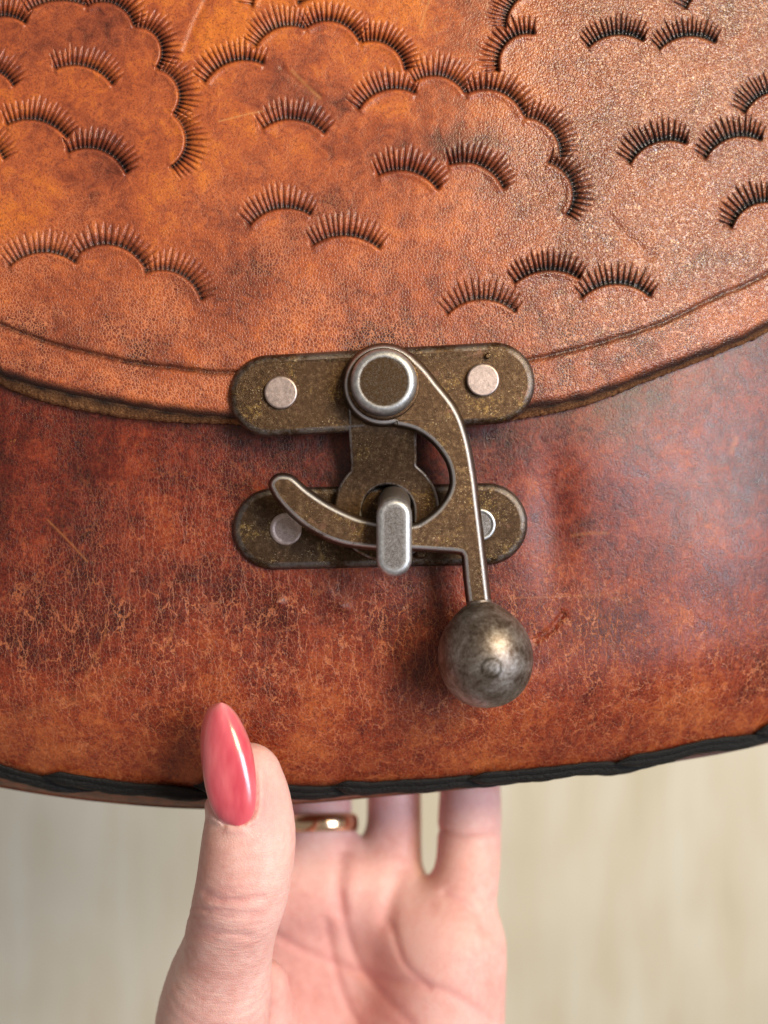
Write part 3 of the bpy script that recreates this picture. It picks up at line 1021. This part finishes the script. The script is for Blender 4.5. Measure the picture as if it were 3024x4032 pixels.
thumb = chain([(974, 3064, -4.4, 138), (984, 3165, -5.0, 162), (980, 3310, -5.4, 184), (955, 3490, -4.0, 184), (916, 3640, 0.0, 177), (890, 3760, 4.0, 182),
               (858, 3900, 9.0, 210), (835, 4080, 15.0, 226), (890, 4400, 27.0, 262), (1060, 4700, 38.0, 290), (1200, 5000, 45.0, 310)])
palm = None
for A, B in (((1060, 3400, 50, 150), (1250, 4900, 50, 260)), ((1290, 3450, 47.5, 150), (1330, 4900, 50, 270)), ((1530, 3530, 44, 142), (1420, 4900, 46, 270)),
             ((1790, 3690, 36, 145), (1520, 4900, 40, 260)), ((1745, 3800, 34, 200), (1640, 4500, 36, 290)), ((1805, 3720, 33, 145), (1790, 4150, 32, 165))):
    c_ = cone(pt(*A), pt(*B))
    palm = c_ if palm is None else smin(palm, c_, 8.0)
F = [chain([(1060, 3480, 46, 140), (1010, 3250, 50, 132), (1020, 2900, 53, 128), (1050, 2620, 50, 115)], 2),
     chain([(1290, 3500, 45, 150), (1264, 3300, 47.5, 130), (1262, 3100, 52, 122), (1270, 2800, 52, 118), (1275, 2520, 50, 105)], 2),
     chain([(1530, 3530, 45, 140), (1548, 3330, 50, 112), (1552, 3120, 56, 106), (1540, 2850, 53, 104), (1530, 2600, 50, 96)], 2),
     chain([(1790, 3640, 36, 150), (1838, 3440, 38.5, 128), (1850, 3200, 44.5, 124), (1850, 3000, 50, 112), (1840, 2800, 50, 96)], 2)]
fing = F[0]
for f_ in F[1:]:
    fing = smin(fing, f_, 0.8)
hand = smin(palm, fing, 3.0)
hand = smin(hand, thumb, 6.0)
hand = smin(hand, cone(pt(1030, 3880, 20, 105), pt(1080, 4350, 30, 190)), 4.0)
# pads below the fingers, the heel of the thumb
for cxp, cyp, yy, r in ((1160, 3480, 45, 150), (1420, 3490, 43.5, 130), (1640, 3650, 38, 130)):
    c0, r0 = pt(cxp, cyp, yy, r)
    hand = smin(hand, np.sqrt((GX - c0[0]) ** 2 + (GY - c0[1]) ** 2 + (GZ - c0[2]) ** 2) - r0, 9.0)
tm = GY < 10
frontm = (GY > 14) & (GY < 46)


CREASES = []


def crease(pts, w, a, mask):
    global hand
    CREASES.append((crom(pts, 4).tolist(), w, mask is not tm))
    d = seg_dist(PXg + 0 * GX, PYg + 0 * GZ, crom(pts, 4).tolist())
    hand = hand + np.where(mask, a * np.exp(-(d / w) ** 2), 0).astype(np.float32)


def hz(x, y): return (500 + x * 0.9645, 2650 + y * 0.9645)


crease([hz(590, 1060), hz(760, 1150), hz(1000, 1235), hz(1280, 1290), hz(1400, 1360), hz(1480, 1410)], 20, 0.34, frontm)
crease([hz(870, 900), hz(900, 1060), hz(950, 1190), hz(1060, 1330), hz(1160, 1433)], 20, 0.34, frontm)
crease([hz(810, 1010), hz(840, 1160), hz(880, 1310), hz(950, 1450)], 20, 0.34, frontm)
crease([hz(1080, 1030), hz(1130, 1180), hz(1230, 1280)], 16, 0.35, frontm)
crease([hz(880, 740), hz(862, 850), hz(866, 960)], 34, 0.7, frontm)
crease([hz(1120, 810), hz(1080, 910), hz(1060, 1010)], 36, 0.7, frontm)
crease([hz(1270, 640), hz(1380, 655), hz(1510, 640)], 14, 0.4, frontm)
crease([hz(1300, 900), hz(1400, 960), hz(1470, 1060)], 16, 0.4, frontm)
crease([hz(325, 900), hz(420, 930), hz(560, 915)], 12, 0.30, tm)
crease([hz(300, 960), hz(420, 985), hz(540, 985)], 12, 0.26, tm)
crease([hz(270, 1040), hz(380, 1060), hz(500, 1070)], 12, 0.26, tm)
for i_ in range(9):
    y0_ = 880 + i_ * 24 + 7 * math.sin(i_ * 2.1)
    x0_ = 300 - i_ * 9 + 25 * math.sin(i_ * 1.3)
    crease([hz(x0_, y0_), hz(x0_ + 60, y0_ + 12), hz(x0_ + 130 + 40 * math.sin(i_ * 2.7), y0_ + 8 + 6 * math.sin(i_))], 8, 0.17, tm)


def surface_nets(Fv, org, hstep):
    Fv = Fv.astype(np.float32)
    s = Fv < 0
    nx_, ny_, nz_ = Fv.shape
    cs = (nx_ - 1, ny_ - 1, nz_ - 1)
    cnt = np.zeros(cs, np.float32)
    acc = np.zeros(cs + (3,), np.float32)
    offs = [(i, j, k_) for i in (0, 1) for j in (0, 1) for k_ in (0, 1)]

    def sl(o):
        return tuple(slice(a, a + n) for a, n in zip(o, cs))
    for a in offs:
        for axis in range(3):
            if a[axis] == 1:
                continue
            b = list(a)
            b[axis] = 1
            fa, fb = Fv[sl(a)], Fv[sl(b)]
            cr = s[sl(a)] != s[sl(b)]
            w = np.nonzero(cr)
            t_ = fa[w] / (fa[w] - fb[w])
            cnt[w] += 1
            for ax_ in range(3):
                acc[w + (np.full(len(t_), ax_),)] += a[ax_] + (t_ if ax_ == axis else 0)
    act = np.nonzero(cnt > 0)
    ids = np.full(cs, -1, np.int32)
    ids[act] = np.arange(len(act[0]))
    vs = np.stack(act, -1) + acc[act] / cnt[act][:, None]
    quads = []
    for axis in range(3):
        u, v_ = (axis + 1) % 3, (axis + 2) % 3
        lo_ = [slice(0, n) for n in Fv.shape]
        hi_ = [slice(0, n) for n in Fv.shape]
        lo_[axis] = slice(0, -1)
        hi_[axis] = slice(1, None)
        cr = s[tuple(lo_)] != s[tuple(hi_)]
        w = np.stack(np.nonzero(cr), -1)
        w = w[(w[:, u] > 0) & (w[:, v_] > 0) & (w[:, u] < cs[u]) & (w[:, v_] < cs[v_])]
        flip = s[tuple(lo_)][tuple(w.T)]
        q = []
        for du, dv in ((0, 0), (1, 0), (1, 1), (0, 1)):
            c_ = w.copy()
            c_[:, u] -= du
            c_[:, v_] -= dv
            q.append(ids[tuple(c_.T)])
        q = np.stack(q, -1)
        q[~flip] = q[~flip][:, ::-1]
        quads.append(q)
    return org + vs * hstep, np.concatenate(quads)


# thumb nail
NC = crom([(862, 2765), (818, 2788), (795, 2850), (788, 2930), (796, 3030), (812, 3120), (836, 3190), (872, 3238), (925, 3253), (975, 3240),
           (1004, 3190), (1010, 3110), (1003, 3005), (985, 2920), (950, 2840), (906, 2780)], 16, closed=True)
kern = np.exp(-np.linspace(-2, 2, 25) ** 2)
kern /= kern.sum()
NC = np.stack([np.convolve(np.concatenate([NC[-12:, i], NC[:, i], NC[:12, i]]), kern, 'valid') for i in (0, 1)], -1)
it, ib = int(np.argmin(NC[:, 1])), int(np.argmax(NC[:, 1]))
NC = np.roll(NC, -it, 0)
ib = int(np.argmax(NC[:, 1]))
Lc, Rc = NC[:ib + 1], np.vstack([NC[ib:], NC[:1]])[::-1]
nr_, nc_ = 60, 41
tt = (1 - np.cos(np.linspace(0, math.pi, nr_))) / 2
pyr = NC[0, 1] + 0.3 + tt * (NC[ib, 1] - NC[0, 1] - 0.6)
lx = np.interp(pyr, Lc[:, 1], Lc[:, 0])
rx = np.interp(pyr, Rc[:, 1], Rc[:, 0])
s_ = np.sin(np.linspace(-math.pi / 2, math.pi / 2, nc_))
wid = (rx - lx) / 2
pxn = ((lx + rx) / 2)[:, None] + wid[:, None] * s_[None]
pyn = np.broadcast_to(pyr[:, None], pxn.shape)
crown = -14.9 + 3.6 * np.clip(1 - tt / 0.62, 0, 1) ** 2 + 0.8 * np.clip((tt - 0.8) / 0.2, 0, 1) ** 2
arch = (1 - np.sqrt(np.clip(1 - (s_ * 0.985) ** 2, 0, 1))) ** 1.0
yn = crown[:, None] + arch[None] * ((4.6 - 2.2 * sm(0.15, 0.9, tt)) * np.sqrt(np.clip(wid / 108.0, 0, 1)))[:, None] - 0.5 * s_[None]
# bed for the nail: the flesh stays behind the underside of the nail
sub = (gy > -24) & (gy < 6)
zi = (gz < pt(0, 2720, -14, 0)[0][2]) & (gz > pt(0, 3290, -14, 0)[0][2])
ixs = np.ix_(np.ones(len(gx), bool), sub, zi)
ppx, ppy = np.broadcast_to(PXg + 0 * GZ, hand.shape)[ixs], np.broadcast_to(PYg + 0 * GX, hand.shape)[ixs]
lx_, rx_ = np.interp(ppy, pyr, lx), np.interp(ppy, pyr, rx)
wd_ = np.maximum((rx_ - lx_) / 2, 6)
sn = (ppx - (lx_ + rx_) / 2) / wd_
tn = np.interp(ppy, pyr, tt)
cr_ = np.interp(tn, tt, crown)
yb_ = cr_ + (1 - np.sqrt(np.clip(1 - (np.clip(sn, -1, 1) * 0.985) ** 2, 0, 1))) * (4.6 - 2.2 * sm(0.15, 0.9, tn)) * np.sqrt(np.clip(wd_ / 108, 0, 1)) - 0.5 * np.clip(sn, -1, 1) + 0.55
ov = np.maximum((np.abs(sn) - 1.02) * wd_, np.maximum(ppy - 3240, 2755 - ppy)) * 0.05
lip_d = np.maximum((np.abs(sn) - 1.0) * wd_, ppy - 3246) * 0.05
hand[ixs] = hand[ixs] - 0.65 * np.exp(-((lip_d - 0.9) / 0.8) ** 2) * sm(2950, 3080, ppy)
cutv = np.minimum(yb_ - gy[None, sub, None], -ov)
hand[ixs] = -smin(-hand[ixs], -cutv, 0.7)

hv, hq = surface_nets(hand, o0, h)
f_ = (Dm + hv[:, 1]) / Dm
hpx = 1512 + hv[:, 0] / (0.05 * f_)
hpy = 2016 - hv[:, 2] / (0.05 * f_)
front_thumb = hv[:, 1] < 12
knuckle = np.where(front_thumb, gauss(hpx, hpy, 930, 3640, 300, 190) + 0.5 * gauss(hpx, hpy, 850, 3900, 300, 160), 0.15)
blush = np.where(front_thumb, 0.95 * gauss(hpx, hpy, 1040, 3180, 90, 190) + 0.25 * gauss(hpx, hpy, 930, 3560, 200, 120), 0.30 + 0.25 * gauss(hpx, hpy, 1560, 3900, 300, 300))
for pts_, w_, pal in CREASES:
    dd = np.exp(-(seg_dist(hpx, hpy, pts_) / (w_ * 1.5)) ** 2) * (0.30 if pal else 0.30)
    blush = np.maximum(blush, blush + dd * (front_thumb != pal))
blush = np.clip(blush, 0, 1.3)
handm = add_mesh("hand", hv * 1e-3, hq, mats=[M_SKIN], attrs=dict(knuckle=knuckle, blush=blush))
handm['label'] = "left hand gripping the bottom of the bag with its thumb in front"
handm['category'] = "hand"
BASE[handm.name] = Matrix.Identity(4)

# thumb nail
top = np.stack(U(pxn, pyn, yn), -1)
bot = np.stack(U(pxn * 0.97 + 0.03 * ((lx + rx) / 2)[:, None], pyn, yn + 0.9), -1)
nq = grid_quads(nr_, nc_)
vs = np.concatenate([top.reshape(-1, 3), bot.reshape(-1, 3)])
i_ = np.arange(nr_ * nc_).reshape(nr_, nc_)
ring_ = np.concatenate([i_[0, :], i_[1:, -1], i_[-1, -2::-1], i_[-2:0:-1, 0]])
side = np.stack([ring_, ring_ + nr_ * nc_, np.roll(ring_, -1) + nr_ * nc_, np.roll(ring_, -1)], -1)
tipa = np.concatenate([(sm(0.10, 0.0, tt)[:, None] * 0.3 + 0.4 * sm(0.72, 1.0, s_)[None] * sm(0.6, 0.1, tt)[:, None]).ravel()] * 2)
nail = add_mesh("thumb_nail", vs, np.concatenate([nq[:, ::-1], nq + nr_ * nc_, side]), mats=[M_NAIL], attrs=dict(tip=np.clip(tipa, 0, 1)))
put(nail, handm)
nail['label'] = "long almond thumb nail in glossy pink polish"

# ring on the middle finger
a, _ = pt(1264, 3300, 47.5, 0)
b, _ = pt(1262, 3190, 49.5, 0)
ca = (a + b) / 2
axr = Vector(b - a).normalized()
e1 = axr.cross(Vector((0, 1, 0))).normalized()
e2 = e1.cross(axr).normalized()
rv = []
nsec = 12
for i in range(96):
    th = 2 * math.pi * i / 96
    rad = e1 * math.cos(th) + e2 * math.sin(th)
    for j in range(nsec):
        ph = 2 * math.pi * j / nsec
        rr_ = 8.35 + 0.8 * math.cos(ph)
        rv.append((Vector(ca) + rad * rr_ + axr * (2.1 * math.sin(ph))) * 1e-3)
rq = []
for i in range(96):
    for j in range(nsec):
        rq.append((i * nsec + j, ((i + 1) % 96) * nsec + j, ((i + 1) % 96) * nsec + (j + 1) % nsec, i * nsec + (j + 1) % nsec))
ringo = add_mesh("finger_ring", np.array([v[:] for v in rv]), np.array(rq), mats=[M_GOLD])
ringo['label'] = "shiny gold band worn on the middle finger under the bag"
ringo['category'] = "ring"
